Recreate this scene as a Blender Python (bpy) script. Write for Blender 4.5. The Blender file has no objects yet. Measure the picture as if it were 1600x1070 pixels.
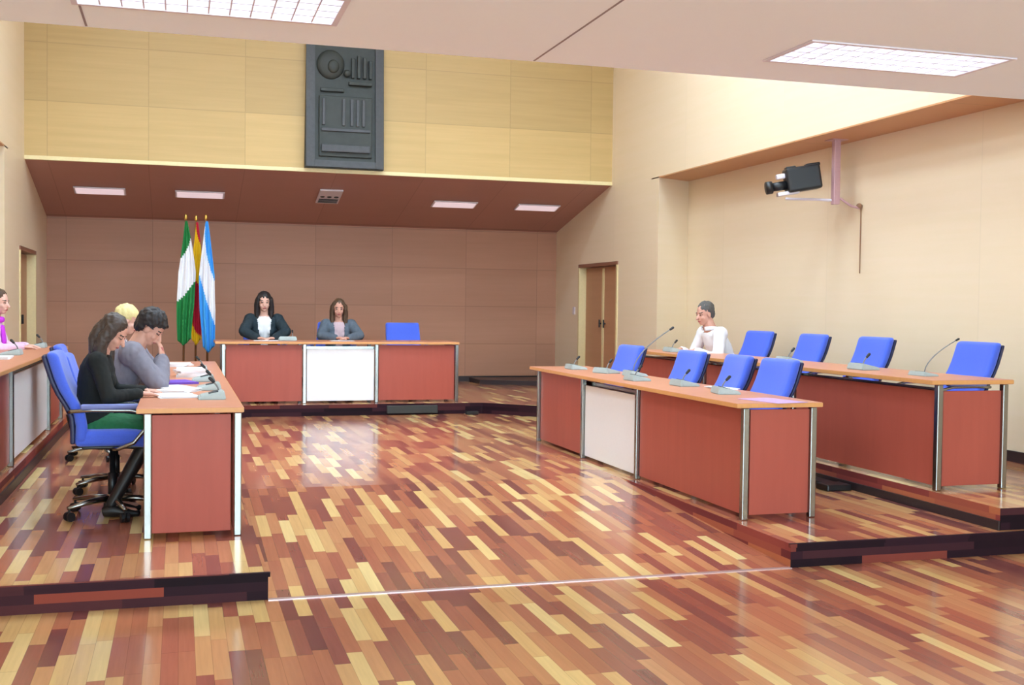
import bpy, bmesh, math, random
from mathutils import Vector, Matrix, noise as mnoise
random.seed(7)
C = bpy.context.scene.collection
PI = math.pi
V = Vector

# ------------------------------------------------------------------ helpers
def lin(c):
    r = []
    for v in c[:3]:
        v = v/255.0
        r.append(v/12.92 if v <= 0.04045 else ((v+0.055)/1.055)**2.4)
    return (r[0], r[1], r[2], 1.0)

def obj(name, bm, m, parent=None, smooth=False, loc=None):
    me = bpy.data.meshes.new(name)
    bm.normal_update()
    bm.to_mesh(me); bm.free()
    for x in (m if isinstance(m, (list, tuple)) else [m]):
        me.materials.append(x)
    if smooth:
        for p in me.polygons: p.use_smooth = True
    o = bpy.data.objects.new(name, me); C.objects.link(o)
    if parent: o.parent = parent
    if loc: o.location = loc
    return o

def tag(o, label, cat, group=None, kind=None):
    o['label'] = label; o['category'] = cat
    if group: o['group'] = group
    if kind: o['kind'] = kind
    return o

def thing(name, label, cat, loc=(0, 0, 0), rz=0.0, group=None):
    o = bpy.data.objects.new(name, None); C.objects.link(o)
    o.empty_display_size = 0.1
    o.location = loc; o.rotation_euler = (0, 0, rz)
    return tag(o, label, cat, group)

def struct(name, bm, m, smooth=False):
    o = obj(name, bm, m, None, smooth); o['kind'] = 'structure'
    return o

def copy_tree(o, parent=None):
    c = o.copy(); C.objects.link(c); c.parent = parent
    for ch in list(o.children): copy_tree(ch, c)
    return c

def place(proto, used, loc, rz, label, group):
    if not used: o = proto; used.append(1)
    else: o = copy_tree(proto)
    o.location = loc; o.rotation_euler = (0, 0, rz)
    o['label'] = label; o['group'] = group
    return o

def box(bm, x0, x1, y0, y1, z0, z1, bev=0.0, seg=2, mi=0):
    vs = [bm.verts.new(p) for p in ((x0,y0,z0),(x1,y0,z0),(x1,y1,z0),(x0,y1,z0),(x0,y0,z1),(x1,y0,z1),(x1,y1,z1),(x0,y1,z1))]
    fs = [bm.faces.new([vs[i] for i in f]) for f in ((0,3,2,1),(4,5,6,7),(0,1,5,4),(1,2,6,5),(2,3,7,6),(3,0,4,7))]
    for f in fs: f.material_index = mi
    if bev > 0:
        es = list({e for f in fs for e in f.edges})
        bmesh.ops.bevel(bm, geom=es, offset=bev, segments=seg, affect='EDGES', profile=0.5)
    return vs

def prism(bm, pts, z0, z1):
    a = [bm.verts.new((p[0], p[1], z0)) for p in pts]; b = [bm.verts.new((p[0], p[1], z1)) for p in pts]
    n = len(pts)
    bm.faces.new(b); bm.faces.new(a[::-1])
    for i in range(n): bm.faces.new((a[i], a[(i+1) % n], b[(i+1) % n], b[i]))

def poly_solid(bm, a, b):
    """a and b: matching lists of 3d points (front/back loops)"""
    A = [bm.verts.new(p) for p in a]; B = [bm.verts.new(p) for p in b]; n = len(a)
    bm.faces.new(A[::-1]); bm.faces.new(B)
    for i in range(n): bm.faces.new((A[i], A[(i+1) % n], B[(i+1) % n], B[i]))

def frame_of(d, ref=None):
    d = d.normalized()
    r = ref or (V((1, 0, 0)) if abs(d.x) < 0.9 else V((0, 1, 0)))
    s = (r - d*r.dot(d))
    if s.length < 1e-5: s = V((0, 1, 0)) - d*d.y
    s.normalize()
    return s, d.cross(s).normalized()

def tube(bm, pts, rad, seg=12, ref=None, cap=True, mi=0):
    """swept tube; rad: float | list of floats | list of (a,b)"""
    pts = [V(p) for p in pts]; n = len(pts)
    if not isinstance(rad, (list, tuple)): rad = [rad]*n
    rad = [(r, r) if not isinstance(r, (list, tuple)) else r for r in rad]
    rings = []; s = None
    for i, p in enumerate(pts):
        d = (pts[min(i+1, n-1)] - pts[max(i-1, 0)])
        if ref is not None: s_, t = frame_of(d, V(ref))
        elif s is None: s_, t = frame_of(d)
        else: s_, t = frame_of(d, s)
        s = s_
        a, b = rad[i]
        rings.append([bm.verts.new(p + s*a*math.cos(2*PI*k/seg) + t*b*math.sin(2*PI*k/seg)) for k in range(seg)])
    for i in range(n-1):
        for k in range(seg):
            f = bm.faces.new((rings[i][k], rings[i][(k+1) % seg], rings[i+1][(k+1) % seg], rings[i+1][k])); f.material_index = mi
    if cap:
        f = bm.faces.new(rings[0][::-1]); f.material_index = mi
        f = bm.faces.new(rings[-1]); f.material_index = mi

def ell(bm, c, r, rot=None, seg=16, ring=10):
    m = Matrix.Translation(V(c)) @ (rot.to_4x4() if rot else Matrix.Identity(4)) @ Matrix.Diagonal((r[0], r[1], r[2], 1))
    bmesh.ops.create_uvsphere(bm, u_segments=seg, v_segments=ring, radius=1.0, matrix=m)

def capsule(bm, a, b, ra, rb, seg=12):
    a, b = V(a), V(b); d = (b-a).normalized()
    pts = []; rr = []
    for k in range(4):
        t = math.sin(k*PI/6) if k < 3 else 1; 
        pts.append(a - d*ra*math.cos(k*PI/6)); rr.append(max(ra*math.sin(k*PI/6), 0.002))
    for k in range(3, -1, -1):
        pts.append(b + d*rb*math.cos(k*PI/6)); rr.append(max(rb*math.sin(k*PI/6), 0.002))
    tube(bm, pts, rr, seg)

def arc(c, r, a0, a1, n, plane='yz'):
    out = []
    for i in range(n+1):
        a = a0 + (a1-a0)*i/n
        u, v = r*math.cos(a), r*math.sin(a)
        out.append(V((c[0], c[1]+u, c[2]+v)) if plane == 'yz' else V((c[0]+u, c[1]+v, c[2])))
    return out

# ------------------------------------------------------------------ materials
class NT:
    def __init__(s, name):
        s.m = bpy.data.materials.new(name); s.m.use_nodes = True
        s.t = s.m.node_tree; s.n = s.t.nodes; s.b = s.n['Principled BSDF']
    def node(s, ty, **kw):
        n = s.n.new(ty)
        for k, v in kw.items(): setattr(n, k, v)
        return n
    def link(s, a, b): s.t.links.new(a, b)
    def math(s, op, a, b=None, c=None):
        n = s.n.new('ShaderNodeMath'); n.operation = op
        for i, v in enumerate((a, b, c)):
            if v is None: continue
            if isinstance(v, (int, float)): n.inputs[i].default_value = v
            else: s.link(v, n.inputs[i])
        return n.outputs[0]
    def ramp(s, fac, stops, interp='LINEAR'):
        n = s.n.new('ShaderNodeValToRGB'); cr = n.color_ramp; cr.interpolation = interp
        while len(cr.elements) < len(stops): cr.elements.new(0.5)
        for e, (p, c) in zip(cr.elements, stops): e.position = p; e.color = lin(c)
        s.link(fac, n.inputs[0]); return n.outputs[0]
    def mix(s, fac, a, b, mode='MIX'):
        n = s.n.new('ShaderNodeMix'); n.data_type = 'RGBA'; n.blend_type = mode
        if isinstance(fac, (int, float)): n.inputs[0].default_value = fac
        else: s.link(fac, n.inputs[0])
        for i, v in ((6, a), (7, b)):
            if isinstance(v, tuple): n.inputs[i].default_value = v
            else: s.link(v, n.inputs[i])
        return n.outputs[2]
    def xyz(s):
        tc = s.n.new('ShaderNodeTexCoord'); sp = s.n.new('ShaderNodeSeparateXYZ'); s.link(tc.outputs['Object'], sp.inputs[0])
        return tc.outputs['Object'], sp.outputs[0], sp.outputs[1], sp.outputs[2]
    def comb(s, x, y, z=0.0):
        n = s.n.new('ShaderNodeCombineXYZ')
        for i, v in enumerate((x, y, z)):
            if isinstance(v, (int, float)): n.inputs[i].default_value = v
            else: s.link(v, n.inputs[i])
        return n.outputs[0]
    def white(s, vec):
        n = s.n.new('ShaderNodeTexWhiteNoise'); n.noise_dimensions = '3D'; s.link(vec, n.inputs['Vector']); return n.outputs['Value']
    def noise(s, vec, scale, detail=3, rough=0.5):
        n = s.n.new('ShaderNodeTexNoise'); n.inputs['Scale'].default_value = scale; n.inputs['Detail'].default_value = detail
        n.inputs['Roughness'].default_value = rough; s.link(vec, n.inputs['Vector']); return n.outputs['Fac']
    def bump(s, h, strength, dist=0.01):
        n = s.n.new('ShaderNodeBump'); n.inputs['Strength'].default_value = strength; n.inputs['Distance'].default_value = dist
        s.link(h, n.inputs['Height']); s.link(n.outputs[0], s.b.inputs['Normal'])

def simple(name, col, rough=0.5, metal=0.0, nscale=40, namt=0.08, spec=0.5, bump=0.0, sheen=0.0, coat=0.0):
    t = NT(name); v, x, y, z = t.xyz()
    n = t.noise(v, nscale, 3)
    f = t.math('MULTIPLY_ADD', n, 2*namt, 1-namt)
    c = t.mix(1.0, lin(col), t.comb(f, f, f), 'MULTIPLY')
    t.link(c, t.b.inputs['Base Color'])
    t.b.inputs['Roughness'].default_value = rough; t.b.inputs['Metallic'].default_value = metal
    t.b.inputs['Specular IOR Level'].default_value = spec
    if sheen: t.b.inputs['Sheen Weight'].default_value = sheen
    if coat: t.b.inputs['Coat Weight'].default_value = coat; t.b.inputs['Coat Roughness'].default_value = 0.1
    if bump: t.bump(n, bump, 0.003)
    return t.m

def emis(name, col, s):
    t = NT(name); t.b.inputs['Base Color'].default_value = lin(col)
    t.b.inputs['Emission Color'].default_value = lin(col); t.b.inputs['Emission Strength'].default_value = s
    return t.m

def panel_wood(name, base, axis='x', pu=1.23, u0=-1.62, pz=0.74, z0=3.33, grain=0.12, tone=0.10, rough=0.42, seam=0.75, lowrow=1.0):
    """veneered wall panels: seams, tone per panel, horizontal grain"""
    t = NT(name); v, x, y, z = t.xyz()
    u = x if axis == 'x' else y
    un = t.math('DIVIDE', t.math('SUBTRACT', u, u0), pu); zn = t.math('DIVIDE', t.math('SUBTRACT', z, z0), pz)
    cell = t.white(t.comb(t.math('FLOOR', un), t.math('FLOOR', zn), 3.3))
    g = t.noise(t.comb(t.math('MULTIPLY', u, 0.7), t.math('MULTIPLY', cell, 9.0), t.math('MULTIPLY', z, 16.0)), 1.0, 4, 0.6)
    f = t.math('ADD', t.math('MULTIPLY_ADD', cell, 2*tone, 1-tone), t.math('MULTIPLY_ADD', g, 2*grain, -grain))
    def line(w, half):
        fr = t.math('FRACT', w); d = t.math('MINIMUM', fr, t.math('SUBTRACT', 1.0, fr)); return t.math('LESS_THAN', d, half)
    s = t.math('MAXIMUM', line(un, 0.006/pu), line(zn, 0.006/pz))
    k = t.math('MULTIPLY', f, t.math('MULTIPLY_ADD', s, seam-1.0, 1.0))
    if lowrow != 1.0: k = t.math('MULTIPLY', k, t.math('MULTIPLY_ADD', t.math('LESS_THAN', zn, 1.0), lowrow-1.0, 1.0))
    k2 = t.math('MULTIPLY', k, t.math('MULTIPLY_ADD', g, 0.12, 0.94))
    c = t.mix(1.0, lin(base), t.comb(k, k, k2), 'MULTIPLY')
    t.link(c, t.b.inputs['Base Color']); t.b.inputs['Roughness'].default_value = rough
    t.b.inputs['Specular IOR Level'].default_value = 0.3
    return t.m

def floor_wood(name, w=0.07, L=0.56, rough=0.2):
    t = NT(name); v, x, y, z = t.xyz()
    rf = t.math('DIVIDE', x, w); row = t.math('FLOOR', rf)
    off = t.white(t.comb(row, 1.7, 0.3))
    cf = t.math('ADD', t.math('DIVIDE', y, L), t.math('MULTIPLY', off, 13.0)); col = t.math('FLOOR', cf)
    r = t.white(t.comb(row, col, 5.1))
    c = t.ramp(r, [(0.0, FL[0]), (0.14, FL[1]), (0.34, FL[2]), (0.55, FL[3]), (0.76, FL[4]), (0.9, FL[5]), (1.0, FL[6])])
    g = t.noise(t.comb(t.math('MULTIPLY', x, 60.0), t.math('MULTIPLY', y, 3.0), t.math('MULTIPLY', r, 20.0)), 1.0, 3)
    fr = t.math('FRACT', rf); d = t.math('MINIMUM', fr, t.math('SUBTRACT', 1.0, fr))
    fc = t.math('FRACT', cf); d2 = t.math('MINIMUM', fc, t.math('SUBTRACT', 1.0, fc))
    s = t.math('MAXIMUM', t.math('LESS_THAN', d, 0.018), t.math('LESS_THAN', d2, 0.004))
    k = t.math('MULTIPLY', t.math('MULTIPLY_ADD', g, 0.3, 0.85), t.math('MULTIPLY_ADD', s, -0.3, 1.0))
    c = t.mix(1.0, c, t.comb(k, k, k), 'MULTIPLY')
    t.link(c, t.b.inputs['Base Color'])
    rn = t.noise(v, 6.0, 2); t.link(t.math('MULTIPLY_ADD', rn, 0.08, rough-0.04), t.b.inputs['Roughness'])
    t.b.inputs['Specular IOR Level'].default_value = 0.55
    t.b.inputs['Coat Weight'].default_value = 0.35; t.b.inputs['Coat Roughness'].default_value = 0.12
    return t.m

def riser_wood(name, stops, axis='x'):
    t = NT(name); v, x, y, z = t.xyz(); u = x if axis == 'x' else y
    row = t.math('FLOOR', t.math('DIVIDE', z, 0.047)); off = t.white(t.comb(row, 2.2, 0.5))
    col = t.math('FLOOR', t.math('ADD', t.math('DIVIDE', u, 0.6), t.math('MULTIPLY', off, 9.0)))
    r = t.white(t.comb(row, col, 8.8))
    c = t.ramp(r, stops)
    t.link(c, t.b.inputs['Base Color']); t.b.inputs['Roughness'].default_value = 0.6
    t.b.inputs['Specular IOR Level'].default_value = 0.12
    return t.m

FL = [(126,70,68), (154,88,76), (180,108,82), (196,130,92), (210,154,106), (230,190,124), (242,214,150)]
M = {}
M['floor'] = floor_wood('oiled_strip_parquet')
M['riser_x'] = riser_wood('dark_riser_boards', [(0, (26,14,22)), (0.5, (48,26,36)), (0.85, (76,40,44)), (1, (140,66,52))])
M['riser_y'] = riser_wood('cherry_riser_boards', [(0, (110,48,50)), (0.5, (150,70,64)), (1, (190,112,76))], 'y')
M['beam'] = panel_wood('maple_beam_panels', (196,166,112), tone=0.035, seam=0.85, lowrow=1.13)
M['beam_edge'] = simple('pale_maple_edge', (240,222,170), 0.4)
M['side'] = panel_wood('maple_side_panels', (240,219,188), axis='y', pu=2.4, u0=1.0, pz=30, z0=-1, grain=0.03, tone=0.012, seam=0.95)
M['front'] = panel_wood('maple_return_panels', (240,219,188), pu=2.4, pz=30, z0=-1, grain=0.03, tone=0.012, seam=0.95)
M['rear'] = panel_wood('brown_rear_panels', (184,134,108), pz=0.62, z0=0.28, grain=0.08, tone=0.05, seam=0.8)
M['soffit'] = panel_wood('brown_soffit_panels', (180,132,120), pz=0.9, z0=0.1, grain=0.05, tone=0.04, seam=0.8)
M['nsoffit'] = panel_wood('brown_niche_soffit', (206,150,104), axis='y', pu=2.4, pz=9, z0=-2, grain=0.04, tone=0.02, rough=0.35)  # shade and warm floor bounce put into the soffit colour
M['ceiling'] = simple('white_plaster_ceiling', (247,251,255), 0.8, namt=0.02, nscale=3)
M['base'] = simple('dark_baseboard', (52,40,42), 0.4)
M['white_trim'] = simple('white_trim', (240,238,238), 0.5, namt=0.02)
M['strip'] = simple('pale_metal_floor_strip', (215,190,190), 0.3, 0.6)
M['door'] = panel_wood('door_veneer', (190,140,104), axis='y', pu=5, u0=-3, pz=5, z0=-1, grain=0.08, tone=0.0)
M['jamb'] = simple('pale_door_jamb', (232,212,160), 0.45)
M['jamb_dark'] = simple('brown_door_lining', (140,92,70), 0.45)

def cherry(name, base):
    t = NT(name); v, x, y, z = t.xyz()
    g = t.noise(t.comb(t.math('MULTIPLY', x, 14.0), t.math('MULTIPLY', y, 14.0), t.math('MULTIPLY', z, 1.4)), 1.0, 4, 0.6)
    k = t.math('MULTIPLY_ADD', g, 0.22, 0.89)
    c = t.mix(1.0, lin(base), t.comb(k, k, k), 'MULTIPLY')
    t.link(c, t.b.inputs['Base Color']); t.b.inputs['Roughness'].default_value = 0.38
    t.b.inputs['Specular IOR Level'].default_value = 0.28
    return t.m
M['cherry'] = cherry('cherry_veneer', (176,87,72))
M['top'] = cherry('cherry_worktop', (204,138,108))
M['top_edge'] = simple('worktop_edge_band', (222,160,96), 0.4)
M['panel_white'] = simple('white_modesty_panel', (242,241,244), 0.35, namt=0.02)
M['chrome'] = simple('brushed_steel', (150,150,146), 0.26, 1.0, namt=0.03)
M['dark'] = simple('black_plastic', (24,24,27), 0.4)
M['shell'] = simple('dark_blue_chair_shell', (34,38,78), 0.45)
M['blue'] = simple('blue_upholstery', (74,104,224), 0.85, nscale=160, namt=0.12, sheen=0.3, bump=0.25)
M['pad'] = simple('blue_grey_arm_pad', (120,130,190), 0.5)
M['grey'] = simple('grey_green_console_plastic', (176,188,186), 0.45)
M['neck'] = simple('grey_gooseneck', (128,126,124), 0.4)
M['greyd'] = simple('dark_grille', (60,66,70), 0.6)
M['paper'] = simple('white_paper', (240,240,244), 0.7, namt=0.02)
M['lilac'] = simple('lilac_paper', (196,160,205), 0.7, namt=0.03)
M['purple'] = simple('purple_folder', (110,70,190), 0.6)
M['slate'] = simple('dark_slate_relief', (52,57,54), 0.55, nscale=14, namt=0.3, bump=0.6)
M['slate_l'] = simple('grey_slate_frame', (72,74,78), 0.5, nscale=20, namt=0.25, bump=0.4)
M['vent'] = simple('white_painted_metal', (225,215,222), 0.4, namt=0.02)
M['tube_off'] = emis('dim_diffuser', (235,215,222), 0.3)
M['pinkmetal'] = simple('pinkish_painted_metal', (200,160,165), 0.4, 0.2)
M['glow'] = emis('glowing_lamp_tubes', (222,240,255), 2.6)
M['sky'] = emis('raised_ceiling_luminaire', (216,238,255), 15.5)  # emission of the added, unseen luminaires
M['wood_pole'] = simple('varnished_flag_pole', (120,80,50), 0.35)
M['brass'] = simple('brass_finial', (200,160,80), 0.25, 0.9)
for k, c in dict(f_green=(28,128,62), f_white=(238,236,240), f_red=(200,24,60), f_yellow=(246,206,30), f_blue=(70,165,232)).items():
    M[k] = simple(k.replace('f_', 'flag_cloth_'), c, 0.8, namt=0.05)

# ------------------------------------------------------------------ camera
R = Matrix((( 0.958797, 0, 0),(0,0,0),(0,0,0)))
def cam_axes(vd=(280, 474), f=1755.0, roll=0.012):
    Y = V((vd[0]-800, -(vd[1]-535), -f)).normalized()
    h = V((1, -roll, 0)); X = (h - Y*h.dot(Y)).normalized(); Z = X.cross(Y)
    return Matrix((X, Y, Z))            # world = R @ camera vector
R = cam_axes()
cam = bpy.data.cameras.new('camera'); cam.sensor_width = 36.0; cam.lens = 1755.0*36/1600; cam.clip_end = 100
co = bpy.data.objects.new('camera', cam); C.objects.link(co)
co.matrix_world = Matrix.Translation((0, 0, 1.51)) @ R.to_4x4()
bpy.context.scene.camera = co

# ------------------------------------------------------------------ the room
XR, XL, XRI, XLI = 6.10, -1.89, 6.65, -2.55      # side walls and the walls of their niches
YB, YR = 15.5, 18.0                               # front face of beam, rear wall
YF, YRAMP, YD, YN = 5.82, 8.5, 13.95, 13.8        # platform front, ramp top, dais front, end of niches
ZP, ZT = 0.14, 0.28
WIN_FILL = 98.0  # power of each added light behind the camera
bm = bmesh.new(); box(bm, -7, 11, -6, YF, -0.1, 0); struct('floor', bm, M['floor'])
bm = bmesh.new()                                  # ramp between the two platforms, then level
poly_solid(bm, [(0.44, YF, -0.1), (0.44, YF, 0), (0.44, YRAMP, ZP), (0.44, YD, ZP), (0.44, YD, -0.1)],
               [(3.45, YF, -0.1), (3.45, YF, 0), (3.45, YRAMP, ZP), (3.45, YD, ZP), (3.45, YD, -0.1)])
bmesh.ops.recalc_face_normals(bm, faces=bm.faces)
struct('floor_ramp', bm, M['floor'])
def platform(name, pts, z0, z1):
    bm = bmesh.new(); prism(bm, pts, z0, z1-0.0)
    bmesh.ops.recalc_face_normals(bm, faces=bm.faces); bm.normal_update()
    for f in bm.faces:
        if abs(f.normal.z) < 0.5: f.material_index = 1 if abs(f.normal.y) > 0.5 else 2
    return struct(name, bm, [M['floor'], M['riser_x'], M['riser_y']])
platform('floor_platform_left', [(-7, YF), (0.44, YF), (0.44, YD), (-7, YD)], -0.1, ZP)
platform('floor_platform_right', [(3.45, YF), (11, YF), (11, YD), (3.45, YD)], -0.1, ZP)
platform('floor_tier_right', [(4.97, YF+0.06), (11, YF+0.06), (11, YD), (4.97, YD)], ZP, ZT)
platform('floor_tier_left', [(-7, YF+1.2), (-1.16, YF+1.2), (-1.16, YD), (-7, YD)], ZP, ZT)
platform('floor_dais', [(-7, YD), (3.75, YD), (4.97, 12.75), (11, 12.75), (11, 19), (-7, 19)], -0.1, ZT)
bm = bmesh.new(); box(bm, 0.44, 3.45, YF-0.02, YF+0.015, 0.0, 0.004); struct('trim_1', bm, M['strip'])
# dark nosing lines along the platform edges
bm = bmesh.new()
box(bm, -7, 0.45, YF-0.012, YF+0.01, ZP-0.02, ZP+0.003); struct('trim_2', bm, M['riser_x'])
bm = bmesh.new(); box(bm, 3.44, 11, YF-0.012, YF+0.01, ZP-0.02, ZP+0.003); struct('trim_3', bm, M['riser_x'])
bm = bmesh.new(); box(bm, 4.955, 4.975, YF+0.06, 12.72, ZP+0.001, ZP+0.06); struct('trim_4', bm, M['base'])
bm = bmesh.new(); box(bm, -1.165, -1.145, YF+1.2, YD-0.02, ZP+0.001, ZP+0.07); struct('trim_5', bm, M['base'])
# low wedge step at the rear right of the dais
bm = bmesh.new(); prism(bm, [(4.6, 17.3), (XR-0.02, 16.6), (XR-0.02, YR-0.03), (4.6, YR-0.03)], ZT, ZT+0.07)
struct('trim_6', bm, M['base'])

# beam across the hall (upper wall), z 3.33 upward
bm = bmesh.new(); box(bm, XLI-0.3, XRI+0.3, YB, YB+0.25, 3.36, 6.6); struct('wall_beam', bm, M['beam'])
bm = bmesh.new(); box(bm, XL, XR, YB-0.012, YB+0.25, 3.32, 3.37); struct('trim_7', bm, M['beam_edge'])
# sloping soffit
bm = bmesh.new()
z2 = 3.33-0.22*(YR-YB)
poly_solid(bm, [(XL-0.1, YB+0.02, 3.325), (XL-0.1, YR+0.1, z2-0.02), (XL-0.1, YR+0.1, z2+0.2), (XL-0.1, YB+0.2, 3.6)],
               [(XR+0.1, YB+0.02, 3.325), (XR+0.1, YR+0.1, z2-0.02), (XR+0.1, YR+0.1, z2+0.2), (XR+0.1, YB+0.2, 3.6)])
bmesh.ops.recalc_face_normals(bm, faces=bm.faces)
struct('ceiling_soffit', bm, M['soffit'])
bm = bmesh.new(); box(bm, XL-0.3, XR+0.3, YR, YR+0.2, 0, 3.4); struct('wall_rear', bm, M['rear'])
bm = bmesh.new(); box(bm, XL, XR, YR-0.025, YR-0.001, ZT, ZT+0.09); struct('baseboard_rear', bm, M['base'])

def side_wall(side):
    s = 1 if side == 'right' else -1
    xa = XR if s > 0 else XL; xi = XRI if s > 0 else XLI
    dy0, dy1, dz = (15.2, 16.86, 2.2) if s > 0 else (15.01, 16.61, 2.2)
    xo = xi + s*0.25
    a, b = min(xa, xo), max(xa, xo)
    bm = bmesh.new()
    # pier behind the niche with the door opening
    box(bm, a, b, YN+0.25, dy0, -0.1, 3.27); box(bm, a, b, dy1, YR+0.1, -0.1, 3.27); box(bm, a, b, dy0, dy1, dz, 3.27)
    # splayed reveal at the end of the niche
    prism(bm, [(xa, YN), (xi, YN+0.25), (xa, YN+0.25)] if s > 0 else [(xa, YN), (xa, YN+0.25), (xi, YN+0.25)], -0.1, 3.27)
    # upper wall
    box(bm, a, b, -4, YR+0.1, 3.27, 6.6)
    struct('wall_'+side, bm, M['side'])
    bm = bmesh.new(); box(bm, min(xi, xo), max(xi, xo), -4, YN+0.25, -0.1, 3.27); struct('wall_niche_'+side, bm, M['side'])
    bm = bmesh.new()
    x0, x1 = (xi-0.02, xi-0.001) if s > 0 else (xi+0.001, xi+0.02)
    box(bm, x0, x1, YF+0.2 if s > 0 else YF+1.3, YN+0.22, ZT, ZT+0.09); struct('baseboard_'+side, bm, M['base'])
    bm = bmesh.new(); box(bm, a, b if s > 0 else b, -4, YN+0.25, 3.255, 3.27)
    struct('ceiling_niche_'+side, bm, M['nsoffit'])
    # double door
    bm = bmesh.new()
    xd0, xd1 = (xa+0.10, xa+0.15) if s > 0 else (xa-0.15, xa-0.10)
    ym = (dy0+dy1)/2
    d = thing('door_1' if s > 0 else 'door_2', 'brown wooden double door in the %s side wall behind the desks' % side, 'door', (0, 0, 0))
    d['kind'] = 'structure'
    for (p, q) in ((dy0+0.06, ym-0.008), (ym+0.008, dy1-0.06)):
        bm = bmesh.new(); box(bm, xd0, xd1, p, q, ZT+0.01, dz-0.06, 0.004)
        lf = obj('door_leaf', bm, M['door'], d)
        bm = bmesh.new(); xm = xd0-0.03 if s > 0 else xd1+0.03
        yy = q-0.08 if p < ym-0.1 else p+0.08
        tube(bm, [(xm, yy, 1.22), (xm, yy, 1.34)], 0.012, 8)
        box(bm, min(xm, (xd0+xd1)/2), max(xm, (xd0+xd1)/2), yy-0.01, yy+0.01, 1.27, 1.29)
        obj('door_handle', bm, M['dark'], lf)
    bm = bmesh.new()
    j0, j1 = (xa-0.015, xa+0.2) if s > 0 else (xa-0.2, xa+0.015)
    box(bm, j0, j1, dy0, dy0+0.05, ZT, dz-0.05); box(bm, j0, j1, dy1-0.05, dy1, ZT, dz-0.05)
    obj('door_jamb', bm, M['jamb'], d)
    bm = bmesh.new(); box(bm, j0, j1, dy0, dy1, dz-0.05, dz); obj('door_head', bm, M['jamb_dark'], d)
    bm = bmesh.new(); xc0, xc1 = (xd0-0.014, xd0-0.001) if s > 0 else (xd1+0.001, xd1+0.014)
    box(bm, xc0, xc1, ym-0.035, ym+0.035, ZT+0.02, dz-0.08); obj('door_cover_strip', bm, M['jamb'], d)
    bm = bmesh.new(); xb0, xb1 = (xd1+0.02, xd1+0.04) if s > 0 else (xd0-0.04, xd0-0.02)
side_wall('right'); side_wall('left')

# front wall behind the camera; its windows are added to light the room
bm = bmesh.new()
wx = [(-2.2, -0.3), (0.0, 1.9), (2.2, 4.1), (4.4, 6.3)]
box(bm, XLI-0.3, XRI+0.3, -4.2, -4.0, -0.1, 0.7); box(bm, XLI-0.3, XRI+0.3, -4.2, -4.0, 2.75, 6.6)
xx = [XLI-0.3] + [v for w_ in wx for v in w_] + [XRI+0.3]
for i in range(0, len(xx), 2): box(bm, xx[i], xx[i+1], -4.2, -4.0, 0.7, 2.75)
struct('wall_front', bm, M['front'])
for i, (a, b) in enumerate(wx):
    bm = bmesh.new()
    box(bm, a, a+0.05, -4.15, -4.05, 0.7, 2.75); box(bm, b-0.05, b, -4.15, -4.05, 0.7, 2.75)
    box(bm, a+0.05, b-0.05, -4.15, -4.05, 0.7, 0.75); box(bm, a+0.05, b-0.05, -4.15, -4.05, 2.7, 2.75); box(bm, (a+b)/2-0.025, (a+b)/2+0.025, -4.15, -4.05, 0.75, 2.7)
    struct('window_%d' % (i+1), bm, M['white_trim'])  # frame of an added window, out of view
    ld = bpy.data.lights.new('window_daylight', 'AREA'); ld.shape = 'RECTANGLE'; ld.size = b-a; ld.size_y = 2.0; ld.energy = WIN_FILL; ld.color = (0.62, 0.86, 1.0)  # unseen area light added as fill from behind the camera
    lo = bpy.data.objects.new('window_daylight', ld); C.objects.link(lo); lo.location = ((a+b)/2, -4.3, 1.72); lo.rotation_euler = (math.radians(90), 0, PI)
    lo.rotation_euler = (math.radians(-90), 0, PI)

# low suspended ceiling with openings for the luminaires
ZC, YE = 3.0, 6.52
lamps = [(-0.52, 0.80, 5.50, 6.05), (3.33, 4.69, 5.50, 6.05)]
hid = [(x0, x1, y0, y0+0.56) for y0 in (3.2, 0.9, -1.4) for (x0, x1) in ((-0.52, 0.80), (3.33, 4.69))]  # unseen rows, added to light the floor
bm = bmesh.new()
xs = [XLI, -0.52, 0.80, 3.33, 4.69, XRI]; ys = [-4.0]
for y0 in (-1.4, 0.9, 3.2, 5.5): ys += [y0, y0+(0.56 if y0 < 5 else 0.55)]
ys.append(YE)
for i in range(len(xs)-1):
    for j in range(len(ys)-1):
        if i in (1, 3) and j % 2 == 1: continue
        box(bm, xs[i], xs[i+1], ys[j], ys[j+1], ZC, ZC+0.16)
struct('ceiling', bm, M['ceiling'])
for k, X in enumerate((2.05,)):
    bm = bmesh.new(); box(bm, X-0.006, X+0.006, -3.9, YE-0.002, ZC-0.002, ZC+0.001); struct('trim_8', bm, simple('ceiling_joint', (150,135,138), 0.7))
bm = bmesh.new(); box(bm, -0.49, -0.478, 6.06, YE-0.002, ZC-0.002, ZC+0.001); struct('trim_9', bm, bpy.data.materials['ceiling_joint'])
bm = bmesh.new(); box(bm, XLI, XRI, YE, YE+0.02, ZC, ZC+0.4); struct('trim_10', bm, M['ceiling'])
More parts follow.
